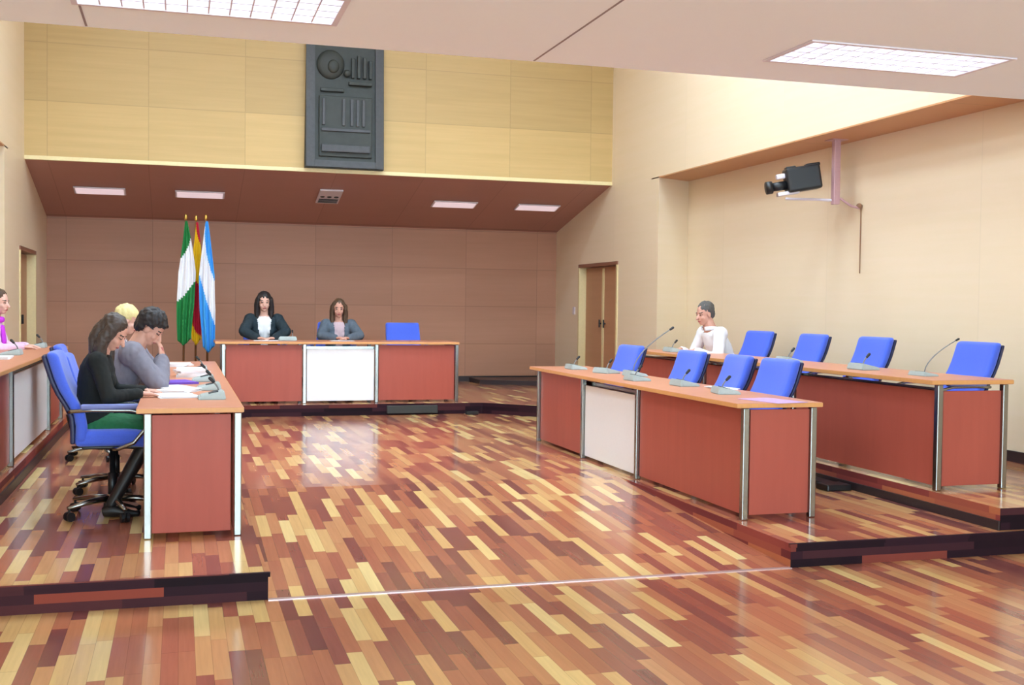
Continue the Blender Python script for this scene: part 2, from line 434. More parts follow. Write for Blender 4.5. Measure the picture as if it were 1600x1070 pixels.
def luminaire(x0, x1, y0, y1, label):
    t = thing('ceiling_light', label, 'light', ((x0+x1)/2, (y0+y1)/2, ZC), 0, 'recessed louvre lights in the low ceiling')
    w, d = (x1-x0)/2-0.002, (y1-y0)/2-0.002
    bm = bmesh.new()
    box(bm, -w, w, -d, -d+0.03, -0.008, 0.09); box(bm, -w, w, d-0.03, d, -0.008, 0.09)
    box(bm, -w, -w+0.03, -d+0.03, d-0.03, -0.008, 0.09); box(bm, w-0.03, w, -d+0.03, d-0.03, -0.008, 0.09)
    box(bm, -w, w, -d, d, 0.09, 0.1)
    obj('housing', bm, M['vent'], t)
    bm = bmesh.new()
    for i in range(1, 12): 
        x = -w+0.03+(2*w-0.06)*i/12; box(bm, x-0.004, x+0.004, -d+0.03, d-0.03, -0.004, 0.035)
    for i in range(1, 4):
        y = -d+0.03+(2*d-0.06)*i/4; box(bm, -w+0.03, w-0.03, y-0.006, y+0.006, -0.003, 0.036)
    obj('louvre', bm, M['vent'], t)
    for i in range(4):
        y = -d+0.03+(2*d-0.06)*(i+0.5)/4
        bm = bmesh.new(); tube(bm, [(-w+0.05, y, 0.065), (w-0.05, y, 0.065)], 0.022, 10); obj('lamp_tube', bm, M['glow'], t, True)
luminaire(*lamps[0], 'long recessed louvre light at the top left of the ceiling')
luminaire(*lamps[1], 'recessed grid light in the ceiling at the upper right')
for h in hid: luminaire(*h, 'recessed louvre light in the low ceiling above the camera')

# raised ceiling over the chamber, with unseen luminaires added to light it
bm = bmesh.new(); box(bm, XLI-0.3, XRI+0.3, YE-0.2, YB+0.2, 6.4, 6.6); struct('ceiling_raised', bm, M['ceiling'])
bm = bmesh.new(); box(bm, XLI-0.3, XRI+0.3, YE+0.02, YE+0.2, ZC+0.2, 6.5); struct('wall_upstand', bm, M['ceiling'])
for i, x in enumerate((-0.4, 2.1, 4.6)):
    for j, y in enumerate((7.6, 9.6, 11.6)):
        t = thing('ceiling_light', 'square luminaire on the raised ceiling above the chamber', 'light', (x, y, 6.4), 0, 'luminaires on the raised ceiling')
        bm = bmesh.new(); box(bm, -0.62, 0.62, -0.32, 0.32, -0.05, 0); obj('housing', bm, M['vent'], t)
        bm = bmesh.new(); box(bm, -0.58, 0.58, -0.28, 0.28, -0.06, -0.0505); obj('diffuser', bm, M['sky'], t)

# recessed strips and square vent in the sloping soffit
def on_soffit(y): return 3.33-0.22*(y-YB)
sl = math.atan(-0.22)
strips = [(-1.06, 'furthest left of the four pale strips'), (0.28, 'second from the left of the four pale strips'), (4.0, 'third from the left of the four pale strips'), (5.32, 'furthest right of the four pale strips')]
for x, s in strips:
    t = thing('ceiling_light', 'pale strip light in the sloping soffit, '+s, 'light', (x, 16.66, on_soffit(16.66)-0.012), 0, 'strip lights in the sloping soffit')
    t.rotation_euler = (sl, 0, 0)
    bm = bmesh.new(); box(bm, -0.34, 0.34, -0.14, 0.14, -0.012, 0.006, 0.004); obj('frame', bm, M['vent'], t)
    bm = bmesh.new(); box(bm, -0.315, 0.315, -0.115, 0.115, -0.018, -0.0125); obj('diffuser', bm, M['tube_off'], t)
t = thing('ceiling_vent', 'square white ceiling diffuser in the brown soffit below the dark relief', 'vent', (2.09, 16.5, on_soffit(16.5)-0.012))
t.rotation_euler = (sl, 0, 0)
bm = bmesh.new(); box(bm, -0.165, 0.165, -0.3, 0.3, -0.02, 0.006, 0.004); obj('frame', bm, M['vent'], t)
for i in range(3):
    bm = bmesh.new(); r = 0.05
    a = [(-0.1+0.1*i, -0.02)]
    tube(bm, [V((-0.1+0.1*i, -0.02, -0.021)), V((-0.1+0.1*i, -0.02, -0.026))], [0.035, 0.03], 14); obj('nozzle', bm, M['greyd'], t)
for i in range(4):
    bm = bmesh.new(); box(bm, -0.14, 0.14, 0.08+0.05*i, 0.095+0.05*i, -0.028, -0.021); obj('louvre', bm, M['greyd'], t)

# light switch by the right door
bm = bmesh.new(); box(bm, XR-0.012, XR-0.0005, 17.02, 17.12, 1.41, 1.53, 0.003)
t = obj('light_switch', bm, M['vent']); tag(t, 'small white switch plate on the wall left of the right-hand door', 'switch')

# ------------------------------------------------------------------ relief on the beam
t = thing('wall_relief', 'dark slate coat of arms relief hung on the pale beam above the dais', 'wall relief', (2.16, YB, 4.24))
bm = bmesh.new()
poly_solid(bm, [(-0.54, -0.14, -0.87), (0.53, -0.14, -0.87), (0.53, -0.06, 0.87), (-0.52, -0.06, 0.87)],
               [(-0.54, -0.002, -0.87), (0.53, -0.002, -0.87), (0.53, -0.002, 0.87), (-0.52, -0.002, 0.87)])
bmesh.ops.recalc_face_normals(bm, faces=bm.faces); obj('slab', bm, M['slate'], t)
def yf(z): return -0.14+0.08*(z+0.87)/1.74
bm = bmesh.new()
for x0, x1 in ((-0.53, -0.41), (0.41, 0.52)):
    poly_solid(bm, [(x0, yf(-.86)-0.04, -0.86), (x1, yf(-.86)-0.02, -0.86), (x1, yf(.86)-0.02, 0.86), (x0, yf(.86)-0.04, 0.86)],
                   [(x0, yf(-.86)-0.001, -0.86), (x1, yf(-.86)-0.001, -0.86), (x1, yf(.86)-0.001, 0.86), (x0, yf(.86)-0.001, 0.86)])
bmesh.ops.recalc_face_normals(bm, faces=bm.faces); obj('frame', bm, M['slate_l'], t)
bm = bmesh.new()
box(bm, -0.41, 0.41, yf(-.8)-0.03, yf(-.8), -0.86, -0.77)
obj('frame_foot', bm, M['slate_l'], t)
bm = bmesh.new()   # raised field below
box(bm, -0.36, 0.36, yf(-.3)-0.05, yf(-.3)+0.02, -0.72, 0.1, 0.012)
sh = obj('shield', bm, M['slate'], t)
bm = bmesh.new()
for x in (-0.3, -0.03, 0.08, 0.16, 0.24): box(bm, x-0.02, x+0.02, yf(-.1)-0.085, yf(-.1)-0.04, -0.30, 0.06, 0.006)
box(bm, -0.33, 0.33, yf(-.35)-0.075, yf(-.35)-0.04, -0.38, -0.34, 0.006)
box(bm, -0.33, 0.33, yf(-.6)-0.085, yf(-.6)-0.04, -0.66, -0.56, 0.01)
obj('bars', bm, M['slate_l'], sh)
bm = bmesh.new()   # crest: lobed disc at left, ribbed block at right
ell(bm, (-0.2, yf(.55)-0.01, 0.53), (0.19, 0.06, 0.2)); ell(bm, (-0.17, yf(.55)-0.06, 0.5), (0.08, 0.04, 0.09))
ell(bm, (0.02, yf(.5)-0.05, 0.42), (0.05, 0.04, 0.05))
obj('crest_disc', bm, M['slate'], t, True)
bm = bmesh.new()
for x in (0.1, 0.18, 0.26, 0.34): box(bm, x-0.022, x+0.022, yf(.5)-0.06, yf(.5), 0.36, 0.68-abs(x-0.2)*0.5, 0.008)
box(bm, 0.04, 0.36, yf(.3)-0.07, yf(.3), 0.26, 0.31, 0.01); box(bm, -0.34, -0.02, yf(.2)-0.05, yf(.2), 0.16, 0.21, 0.01)
obj('crest_ribs', bm, M['slate'], t)

# ------------------------------------------------------------------ desks
def desk(name, label, loc, rz, length, depth, zt, segs, near_panel=True, posts=None, overhang=0.07, gap_top=0.012, far_panel=True):
    """local frame: x runs along the front (0 = near end), y from the front (0) to the sitting side, z from the floor.
       segs: list of (x0, x1, 'w'|'c')"""
    t = thing(name, label, 'desk', loc, rz, None)
    th = 0.032
    bm = bmesh.new(); box(bm, -overhang*1.6, length+overhang*0.3, -overhang, depth+0.04, zt-th, zt, 0.004)
    top = obj('worktop', bm, M['top'], t)
    bm = bmesh.new(); e = 0.003
    x0, x1, y0, y1 = -overhang*1.6, length+overhang*0.3, -overhang, depth+0.04
    box(bm, x0-e, x0+0.002, y0, y1, zt-th+0.003, zt-0.003); box(bm, x1-0.002, x1+e, y0, y1, zt-th+0.003, zt-0.003)
    box(bm, x0, x1, y0-e, y0+0.002, zt-th+0.003, zt-0.003)
    obj('edge_band', bm, M['top_edge'], top)
    zp = zt-th
    for (a, b, k) in segs:
        bm = bmesh.new(); box(bm, a+0.03, b-0.03, 0.006, 0.026, 0.03, zp-gap_top-(0.05 if k == 'w' else 0.0), 0.002)
        p = obj('front_panel', bm, M['panel_white'] if k == 'w' else M['cherry'], t)
        if k == 'w': p['label'] = 'white front panel'
    if near_panel:
        bm = bmesh.new(); box(bm, -0.001, 0.02, 0.04, depth-0.045, 0.03, zp-gap_top, 0.002); obj('end_panel', bm, M['cherry'], t)
    if far_panel:
        bm = bmesh.new(); box(bm, length-0.02, length, 0.04, depth-0.045, 0.03, zp-gap_top, 0.002); obj('end_panel', bm, M['cherry'], t)
    px = posts or sorted({s for a, b, k in segs for s in (a, b)})
    for x in px:
        bm = bmesh.new(); box(bm, x-0.022, x+0.022, -0.022, 0.022, 0, zp, 0.006); obj('leg', bm, M['chrome'], t)
        if x in (px[0], px[-1]) or x in px[1:-1]:
            bm = bmesh.new(); box(bm, x-0.022, x+0.022, depth-0.044, depth, 0, zp, 0.006); obj('leg', bm, M['chrome'], t)
    bm = bmesh.new(); box(bm, 0.02, length-0.02, 0.05, 0.08, zp-0.07, zp-0.03); obj('rail', bm, M['chrome'], t)
    return t
# right row, front (sitting side +X): local x -> +Y, local y -> +X : mirror by rotating 90deg gives y-> -X, so build with swapped start
def desk_right(label, X, Y0, L, depth, z, zt, segs, **kw):
    # near end at Y0; rotate -90: local x -> -Y ; local y -> +X
    segs2 = [(L-b, L-a, k) for a, b, k in segs]
    t = desk('council_desk', label, (X, Y0+L, z), -PI/2, L, depth, zt, segs2, **kw)
    return t
def desk_left(label, X, Y0, L, depth, z, zt, segs, **kw):
    # rotate +90: local x -> +Y ; local y -> -X
    return desk('council_desk', label, (X, Y0, z), PI/2, L, depth, zt, segs, **kw)
HT = 0.765
desk_right('long cherry desk with white middle panel on the right platform, before four blue chairs', 3.54, 6.57, 4.36, 0.52, ZP, HT, [(0, 1.78, 'c'), (1.78, 3.05, 'w'), (3.05, 4.36, 'c')])
desk_right('long cherry desk on the raised tier at far right, behind the front chair row', 5.02, 6.57, 5.3, 0.56, ZT, HT, [(0, 1.9, 'c'), (1.9, 3.6, 'c'), (3.6, 5.3, 'c')], gap_top=0.045)
desk_left('cherry desk with a stack of papers where the councillors at left are sitting', 0.335, 6.82, 5.4, 0.53, ZP, HT, [(0, 1.8, 'c'), (1.8, 3.6, 'w'), (3.6, 5.4, 'c')], overhang=0.03)
desk_left('cherry desk with a large white front panel at the left edge of the picture', -1.2, 7.4, 5.3, 0.5, ZT, HT, [(0, 1.65, 'c'), (1.65, 4.13, 'w'), (4.13, 5.3, 'c')])
desk('presiding_desk', 'wide desk with white centre panel on the dais under the flags', (0.52, 14.15, ZT), 0, 2.93, 0.62, 0.775, [(0, 0.98, 'c'), (0.98, 1.885, 'w'), (1.885, 2.93, 'c')], overhang=0.06)

# ------------------------------------------------------------------ chairs
def make_chair():
    t = thing('office_chair', 'blue office chair', 'chair')
    def cushion(w, d, h, n=8):
        bm = bmesh.new(); box(bm, -w/2, w/2, -d/2, d/2, -h/2, h/2, min(h, 0.07)*0.42, 4); return bm
    bm = cushion(0.48, 0.46, 0.09)
    bmesh.ops.subdivide_edges(bm, edges=[e for e in bm.edges if e.calc_length() > 0.15], cuts=5, use_grid_fill=True)
    for v in bm.verts:
        v.co.z += 0.018*(1-(v.co.x/0.24)**2)*(1 if v.co.z > 0 else 0) - 0.02*max(0, v.co.y-0.1)/0.13
        v.co.z += 0.49; v.co.y += 0.02
    obj('seat', bm, M['blue'], t, True)
    bm = bmesh.new(); box(bm, -0.2, 0.2, -0.17, 0.2, 0.425, 0.447, 0.008); obj('seat_pan', bm, M['dark'], t)
    def back(off, th, w, z0, z1):
        bm = bmesh.new(); box(bm, -w/2, w/2, -th/2, th/2, z0, z1, th*0.42, 4)
        bmesh.ops.subdivide_edges(bm, edges=[e for e in bm.edges if e.calc_length() > 0.15], cuts=6, use_grid_fill=True)
        for v in bm.verts:
            zz = (v.co.z-0.45)/0.55
            v.co.y += off - 0.205 - 0.17*zz - 0.0*zz*zz + 0.05*math.exp(-((v.co.z-0.62)/0.12)**2)
            v.co.y += 0.22*v.co.x*v.co.x*4*0.25
            v.co.x *= 1-0.06*max(0, zz)
        return bm
    obj('backrest', back(0.02, 0.07, 0.50, 0.47, 1.0), M['blue'], t, True)
    obj('back_shell', back(-0.032, 0.03, 0.48, 0.46, 0.98), M['shell'], t, True)
    bm = bmesh.new(); tube(bm, [(0, 0.0, 0.43), (0, -0.16, 0.43), (0, -0.235, 0.48), (0, -0.27, 0.62)], [(0.03, 0.012)]*4, 10); obj('back_bracket', bm, M['dark'], t, True)
    for s in (-1, 1):
        bm = bmesh.new()
        p = [V((s*0.23, 0.02, 0.43)), V((s*0.285, 0.05, 0.435)), V((s*0.29, 0.14, 0.47)), V((s*0.29, 0.21, 0.55)), V((s*0.29, 0.23, 0.60)), V((s*0.29, 0.20, 0.645)), V((s*0.29, 0.12, 0.662)), V((s*0.29, -0.1, 0.665)), V((s*0.285, -0.22, 0.66)), V((s*0.22, -0.245, 0.65))]
        tube(bm, p, 0.012, 10); a = obj('armrest', bm, M['chrome'], t, True)
        bm = bmesh.new(); box(bm, s*0.29-0.028, s*0.29+0.028, -0.17, 0.17, 0.668, 0.70, 0.012, 3); obj('arm_pad', bm, M['pad'], a, True)
    bm = bmesh.new(); tube(bm, [(0, 0, 0.1), (0, 0, 0.26), (0, 0, 0.262), (0, 0, 0.43)], [0.028, 0.028, 0.018, 0.018], 14); obj('gas_column', bm, M['dark'], t, True)
    bm = bmesh.new(); tube(bm, [(0, 0, 0.075), (0, 0, 0.13)], [0.045, 0.035], 14)
    for k in range(5):
        a = 2*PI*k/5+0.3; c, s = math.cos(a), math.sin(a)
        tube(bm, [(0.02*c, 0.02*s, 0.105), (0.16*c, 0.16*s, 0.1), (0.31*c, 0.31*s, 0.078)], [(0.028, 0.02), (0.022, 0.017), (0.014, 0.012)], 10, ref=(-s, c, 0))
    obj('star_base', bm, M['chrome'], t, True)
    for k in range(5):
        a = 2*PI*k/5+0.3; c, s = math.cos(a), math.sin(a)
        bm = bmesh.new()
        for o in (-0.016, 0.016):
            ctr = V((0.3*c, 0.3*s, 0.028)) + V((-s, c, 0))*o
            tube(bm, [ctr-V((-s, c, 0))*0.009, ctr+V((-s, c, 0))*0.009], 0.028, 12)
        tube(bm, [(0.3*c, 0.3*s, 0.03), (0.3*c, 0.3*s, 0.075)], 0.008, 8)
        obj('castor', bm, M['dark'], t)
    return t
chair0 = make_chair(); used = []
LFT, RGT, FRT = -PI/2, PI/2, PI      # facing +X, -X, -Y  (chair built facing +Y)
G1, G2 = 'blue chairs of the front right row', 'blue chairs on the raised right tier'
for y, rz, s in ((7.55, 0.05, 'nearest one of the front right row, beside the desk end'), (8.25, -0.08, 'second from the near end of the front right row'),
                 (9.1, 0.04, 'third from the near end of the front right row'), (10.5, 0.1, 'farthest and smallest of the front right row')):
    place(chair0, used, (4.10, y+0.12, ZP), RGT+rz, 'empty blue office chair, '+s, G1)
for y, rz, s in ((7.48, 0.0, 'alone at the right end of the raised tier'), (8.85, 0.02, 'second from the right on the raised tier'),
                 (9.9, 0.0, 'third from the right on the raised tier')):
    place(chair0, used, (5.78, y+0.05, ZT), RGT+rz, 'empty blue office chair, '+s, G2)
place(chair0, used, (5.92, 11.25, ZT), RGT+0.12, 'blue office chair behind the back of the man in the white shirt', G2)
G3 = 'blue chairs at the left-hand desk'
c = place(chair0, used, (-0.41, 7.65, ZP), LFT, 'blue office chair in side view under the woman in black at left', G3)
c.scale = (1, 1, 1.06)
place(chair0, used, (-0.44, 8.65, ZP), LFT, 'blue office chair under the dark-haired man in the grey jacket', G3)
place(chair0, used, (-0.66, 10.5, ZP), LFT, 'blue office chair under the blond person at the left desk', G3)
place(chair0, used, (-1.9, 12.0, ZT), LFT, 'blue office chair under the person in magenta at the left edge', G3)
G4 = 'blue chairs on the dais'
place(chair0, used, (1.07, 15.28, ZT), FRT, 'blue office chair hidden behind the woman in the dark jacket on the dais', G4)
place(chair0, used, (1.98, 15.25, ZT), FRT-0.25, 'blue office chair beside the shoulder of the long-haired woman on the dais', G4)
place(chair0, used, (2.98, 15.1, ZT-0.0), FRT, 'empty blue office chair at the right end of the dais desk', G4)

# ------------------------------------------------------------------ conference microphones
def make_mic(goose, slant=0.5, nm='gooseneck_microphone'):
    t = thing(nm, 'grey conference unit', 'microphone')
    bm = bmesh.new()
    poly_solid(bm, [(-0.085, -0.07, 0), (0.085, -0.07, 0), (0.085, 0.07, 0), (-0.085, 0.07, 0)],
                   [(-0.078, -0.06, 0.022), (0.078, -0.06, 0.022), (0.078, 0.06, 0.055), (-0.078, 0.06, 0.055)])
    bmesh.ops.recalc_face_normals(bm, faces=bm.faces); bmesh.ops.bevel(bm, geom=list(bm.edges), offset=0.006, segments=2, affect='EDGES')
    bmesh.ops.scale(bm, vec=(1.35, 1.25, 1.0), verts=bm.verts)
    b = obj('base', bm, M['grey'], t)
    bm = bmesh.new(); poly_solid(bm, [(-0.045, -0.02, 0.03), (0.065, -0.02, 0.03), (0.065, 0.04, 0.046), (-0.045, 0.04, 0.046)],
                   [(-0.045, -0.02, 0.037), (0.065, -0.02, 0.037), (0.065, 0.04, 0.0535), (-0.045, 0.04, 0.0535)])
    bmesh.ops.recalc_face_normals(bm, faces=bm.faces); obj('grille', bm, M['greyd'], b)
    bm = bmesh.new(); n = 8
    pts = [V((-0.062, 0.045-goose*slant*(i/n)**1.6, 0.045+goose*0.9*(i/n)**0.9)) for i in range(n+1)]
    tube(bm, pts, 0.0055, 8); nk = obj('gooseneck', bm, M['neck'], t, True)
    bm = bmesh.new(); d = (pts[-1]-pts[-2]).normalized()
    capsule(bm, pts[-1], pts[-1]+d*0.03, 0.010, 0.012); obj('microphone_head', bm, M['dark'], t, True)
    return t
micS, uS = make_mic(0.065), []      # low, bent down
micL, uL = make_mic(0.42, 0.85), []
def mic(kind, loc, rz, label, g):
    p, u = (micS, uS) if kind == 's' else (micL, uL)
    return place(p, u, loc, rz, label, g)
TP, TT, TD = ZP+HT, ZT+HT, ZT+0.775
GR, GRT, GL, GB = 'microphones on the front right desk', 'microphones on the raised right desk', 'microphones on the left-hand desks', 'microphones on the dais desk'
# (facing the speaker: speaker on +X side -> rz = -PI/2 means local -y faces... base front is local -y
mic('s', (3.78, 10.5, TP), RGT, 'grey microphone unit at the far end of the front right desk', GR)
mic('s', (3.85, 9.85, TP), RGT+0.3, 'grey microphone unit in front of the farthest chair of the front right row', GR)
mic('l', (3.95, 9.4, TP), RGT, 'tall gooseneck microphone on the front right desk pointing up toward the man', GR)
mic('s', (3.72, 8.8, TP), RGT, 'grey microphone unit where the front right desk meets its white panel', GR)
mic('s', (3.85, 8.15, TP), RGT, 'grey microphone unit in front of the second chair from the near end', GR)
mic('s', (3.80, 7.35, TP), RGT-0.2, 'grey microphone unit closest to the near end of the front right desk', GR)
mic('l', (5.25, 7.05, TT), RGT, 'tall gooseneck microphone left of the chair at the right end of the raised tier', GRT).scale = (0.9, 0.75, 0.62)
mic('s', (5.28, 7.85, TT), RGT, 'grey microphone unit before the second chair from the right on the raised tier', GRT)
mic('s', (5.28, 9.0, TT), RGT, 'grey microphone unit before the third chair from the right on the raised tier', GRT)
mic('s', (5.20, 11.3, TT), RGT, 'grey microphone unit beside the hands of the man in the white shirt', GRT)
mic('s', (0.20, 7.42, TP), LFT, 'grey microphone unit on the near right corner of the left desk', GL)
mic('s', (0.20, 8.2, TP), LFT, 'grey microphone unit beside the paper pile on the left desk', GL)
mic('s', (0.18, 9.1, TP), LFT, 'grey microphone unit in front of the grey-jacketed man', GL)
mic('s', (0.16, 10.4, TP), LFT, 'grey microphone unit in front of the blond person', GL)
mic('s', (-1.40, 10.6, TT), LFT, 'grey microphone unit on the left-edge desk nearest the frame edge', GL)
mic('s', (-1.38, 12.3, TT), LFT, 'dark-ended microphone unit at the far end of the left-edge desk', GL)
mic('s', (1.32, 14.5, TD), FRT, 'small microphone unit beside the hands of the woman in the dark jacket', GB)

# ------------------------------------------------------------------ papers
def sheets(name, label, cat, loc, rz, w, d, h, m, group=None, n=3):
    t = thing(name, label, cat, loc, rz, group)
    for i in range(n):
        bm = bmesh.new(); a = random.uniform(-0.15, 0.15); ca, sa = math.cos(a), math.sin(a)
        z0 = h*i/n; box(bm, -w/2, w/2, -d/2, d/2, z0, z0+h/n-0.0003, 0.0)
        bmesh.ops.rotate(bm, verts=bm.verts, cent=(0, 0, 0), matrix=Matrix.Rotation(a, 3, 'Z'))
        obj('sheet', bm, m, t)
    return t
GP = 'papers on the left desk'
sheets('paper_stack', 'white papers under the hand of the woman in black', 'papers', (-0.02, 7.62, TP), 0.2, 0.24, 0.33, 0.012, M['paper'], GP)
sheets('paper_stack', 'white papers fanned out behind the nearest microphone on the left desk', 'papers', (0.0, 8.02, TP), -0.3, 0.22, 0.32, 0.02, M['paper'], GP, 4)
sheets('document_folder', 'purple folder lying open on the left desk', 'folder', (-0.02, 8.9, TP), 0.3, 0.24, 0.33, 0.015, M['purple'], None, 1)
sheets('paper_stack', 'loose white sheets under the elbows of the grey-jacketed man', 'papers', (-0.05, 8.42, TP), 0.5, 0.22, 0.31, 0.01, M['paper'], GP)
sheets('paper_stack', 'thick white file pile farther down the left desk', 'papers', (0.1, 9.7, TP), 0.1, 0.24, 0.33, 0.07, M['paper'], GP, 4)
sheets('paper_stack', 'low white sheaf at the far end of the left desk', 'papers', (-0.02, 11.3, TP), -0.2, 0.24, 0.33, 0.03, M['paper'], GP)
sheets('paper_sheet', 'lilac sheet on the near end of the front right desk', 'paper', (3.82, 6.72, TP), 0.2, 0.26, 0.4, 0.003, M['lilac'], None, 1)
sheets('paper_stack', 'white papers on the front right desk before the second chair', 'papers', (4.0, 7.8, TP), 0.1, 0.1, 0.3, 0.012, M['paper'], None, 2)
sheets('paper_sheet', 'white sheet on the dais desk before the woman in the dark jacket', 'paper', (1.05, 14.45, TD), 0.1, 0.3, 0.21, 0.004, M['paper'], None, 1)
sheets('paper_sheet', 'white sheet on the dais desk before the long-haired woman', 'paper', (2.0, 14.42, TD), -0.1, 0.3, 0.21, 0.004, M['paper'], None, 1)
sheets('paper_stack', 'white papers on the desk at the left edge of the picture', 'papers', (-1.42, 9.9, TT), 0.1, 0.22, 0.32, 0.02, M['paper'], None, 3)

# black cable boxes on the floor
bm = bmesh.new(); box(bm, 4.72, 4.93, 7.45, 7.62, ZP, ZP+0.05, 0.01); box(bm, 4.80, 4.93, 7.62, 7.95, ZP, ZP+0.04, 0.01)
tag(obj('power_strip', bm, M['dark']), 'black power strip lying against the step of the right tier', 'power strip')
bm = bmesh.new(); box(bm, 2.5, 3.15, YD-0.05, YD-0.012, ZP+0.02, ZP+0.12, 0.006)
tag(obj('cable_duct', bm, simple('dark_green_duct', (50,52,50), 0.5)), 'dark cable duct fixed to the dais step below the right desk panel', 'cable duct')
bm = bmesh.new(); box(bm, 3.5, 3.66, YD-0.16, YD-0.08, ZP, ZP+0.045, 0.008)
tag(obj('floor_socket', bm, M['dark']), 'small dark floor box in front of the dais step', 'floor socket')

# ------------------------------------------------------------------ projector on its wall arm
t = thing('video_camera', 'black video camera on a wall arm under the right-hand soffit', 'camera', (6.08, 10.25, 2.86), 0)
t.scale = (0.86, 0.86, 0.86)
# pointing -X (toward the left of the picture) and slightly down
d = V((-0.9, 0.25, -0.16)).normalized()
rot = d.to_track_quat('Y', 'Z').to_matrix()
def rotbm(bm): bmesh.ops.rotate(bm, verts=bm.verts, cent=(0, 0, 0), matrix=rot); return bm
bm = bmesh.new(); box(bm, -0.11, 0.11, -0.25, 0.16, -0.15, 0.14, 0.03, 3); body = obj('body', rotbm(bm), M['dark'], t)
bm = bmesh.new(); tube(bm, [(0.0, 0.16, -0.05), (0, 0.33, -0.05)], [0.055, 0.05], 16); tube(bm, [(0, 0.33, -0.05), (0, 0.40, -0.05)], [0.075, 0.075], 16); obj('lens', rotbm(bm), M['dark'], t, True)
bm = bmesh.new(); box(bm, -0.06, 0.06, -0.27, -0.10, 0.12, 0.16, 0.015); box(bm, -0.05, 0.05, 0.02, 0.14, 0.12, 0.16, 0.012); obj('handle', rotbm(bm), M['dark'], t)
bm = bmesh.new(); box(bm, -0.04, 0.04, 0.16, 0.26, 0.03, 0.09, 0.01); obj('viewfinder', rotbm(bm), M['vent'], t)
bm = bmesh.new(); box(bm, -0.05, 0.05, 0.02, 0.28, -0.17, -0.125, 0.008); obj('mount_plate', rotbm(bm), M['vent'], t)
t = thing('camera_bracket', 'pinkish metal pole and arm holding the black camera on the right wall', 'bracket', (6.42, 10.1, 3.26))
bm = bmesh.new(); box(bm, -0.035, 0.035, -0.03, 0.03, -0.66, 0.0, 0.005); obj('pole', bm, M['pinkmetal'], t)
bm = bmesh.new(); box(bm, -0.09, 0.09, -0.08, 0.08, -0.012, 0.0, 0.003); obj('ceiling_plate', bm, M['pinkmetal'], t)
bm = bmesh.new(); tube(bm, [(0, 0, -0.62), (-0.16, 0.16, -0.60), (-0.36, 0.36, -0.585)], [(0.02, 0.014)]*3, 8); obj('arm', bm, M['vent'], t)
bm = bmesh.new(); tube(bm, [(0.03, -0.04, -0.60), (0.12, -0.1, -0.68), (0.2, -0.13, -0.70)], 0.012, 8); obj('strut', bm, M['pinkmetal'], t)
bm = bmesh.new(); ell(bm, (XRI-0.03, 9.98, 2.58), (0.03, 0.03, 0.03))
tube(bm, [(XRI-0.008, 9.98, 2.58), (XRI-0.008, 9.98, 1.9)], 0.006, 6)
tag(obj('wall_cable', bm, simple('brown_cable', (150,110,80), 0.6)), 'thin brown cable and knob on the wall below the camera pole', 'cable')

# ------------------------------------------------------------------ flags
def flag(name, label, x, y, top, bottom, wmax, bands, slant, phase, lean=0.0):
    t = thing(name, label, 'flag', (x, y, ZT), 0, None)
    bm = bmesh.new(); tube(bm, [(0, 0, 0.0), (0, 0, 0.03), (0, 0, 0.05)], [0.15, 0.15, 0.05], 20); obj('base', bm, M['brass'], t, True)
    bm = bmesh.new(); tube(bm, [(0, 0, 0.05), (lean, 0, top-ZT)], 0.014, 10); obj('pole', bm, M['wood_pole'], t, True)
    bm = bmesh.new(); ell(bm, (lean, 0, top-ZT+0.03), (0.02, 0.02, 0.045)); obj('finial', bm, M['brass'], t, True)
    bm = bmesh.new(); NU, NV = 36, 50; g = []
    H = top-bottom-0.03
    for j in range(NV+1):
        v = j/NV; row = []
        w = wmax*(0.12+0.88*min(1, v/0.42)**0.9)*(1-0.25*max(0, v-0.7)/0.3)
        for i in range(NU+1):
            u = i/NU
            fx = w*(u-0.42) + 0.012*math.sin(5*v+phase)
            fy = -0.035-(0.012+0.045*min(1, v/0.3))*(0.5+0.5*math.sin(u*5.3*PI+phase+1.2*v)) 
            zz = top-ZT-0.02-H*v*(1.0-0.10*abs(u-0.45)*v)
            row.append(bm.verts.new((fx+lean*(1-v*0.7), fy, zz)))
        g.append(row)
    for j in range(NV):
        for i in range(NU):
            f = bm.faces.new((g[j][i], g[j+1][i], g[j+1][i+1], g[j][i+1]))
            q = (j+0.5)/NV + slant*((i+0.5)/NU-0.5)
            f.material_index = [k for k, (lim, _) in enumerate(bands) if q < lim][0]
    bm.verts.ensure_lookup_table()
    o = obj('cloth', bm, [M[b] for _, b in bands], t, True)
    m = o.modifiers.new('thick', 'SOLIDIFY'); m.thickness = 0.004
flag('standing_flag', 'green, white and green flag on a pole, left of the three flags', 0.05, 15.25, 2.60, 0.95, 0.22, [(0.22, 'f_green'), (0.58, 'f_white'), (9, 'f_green')], 0.18, 0.3, 0.03)
flag('standing_flag', 'red and yellow flag on a pole, middle of the three flags', 0.21, 15.42, 2.60, 0.95, 0.15, [(0.10, 'f_red'), (0.48, 'f_yellow'), (0.9, 'f_red'), (9, 'f_yellow')], -0.15, 1.4, 0.0)
flag('standing_flag', 'light blue and white flag on a pole, right of the three flags', 0.36, 15.2, 2.60, 0.86, 0.19, [(0.25, 'f_blue'), (0.62, 'f_white'), (9, 'f_blue')], -0.42, 2.2, -0.03)

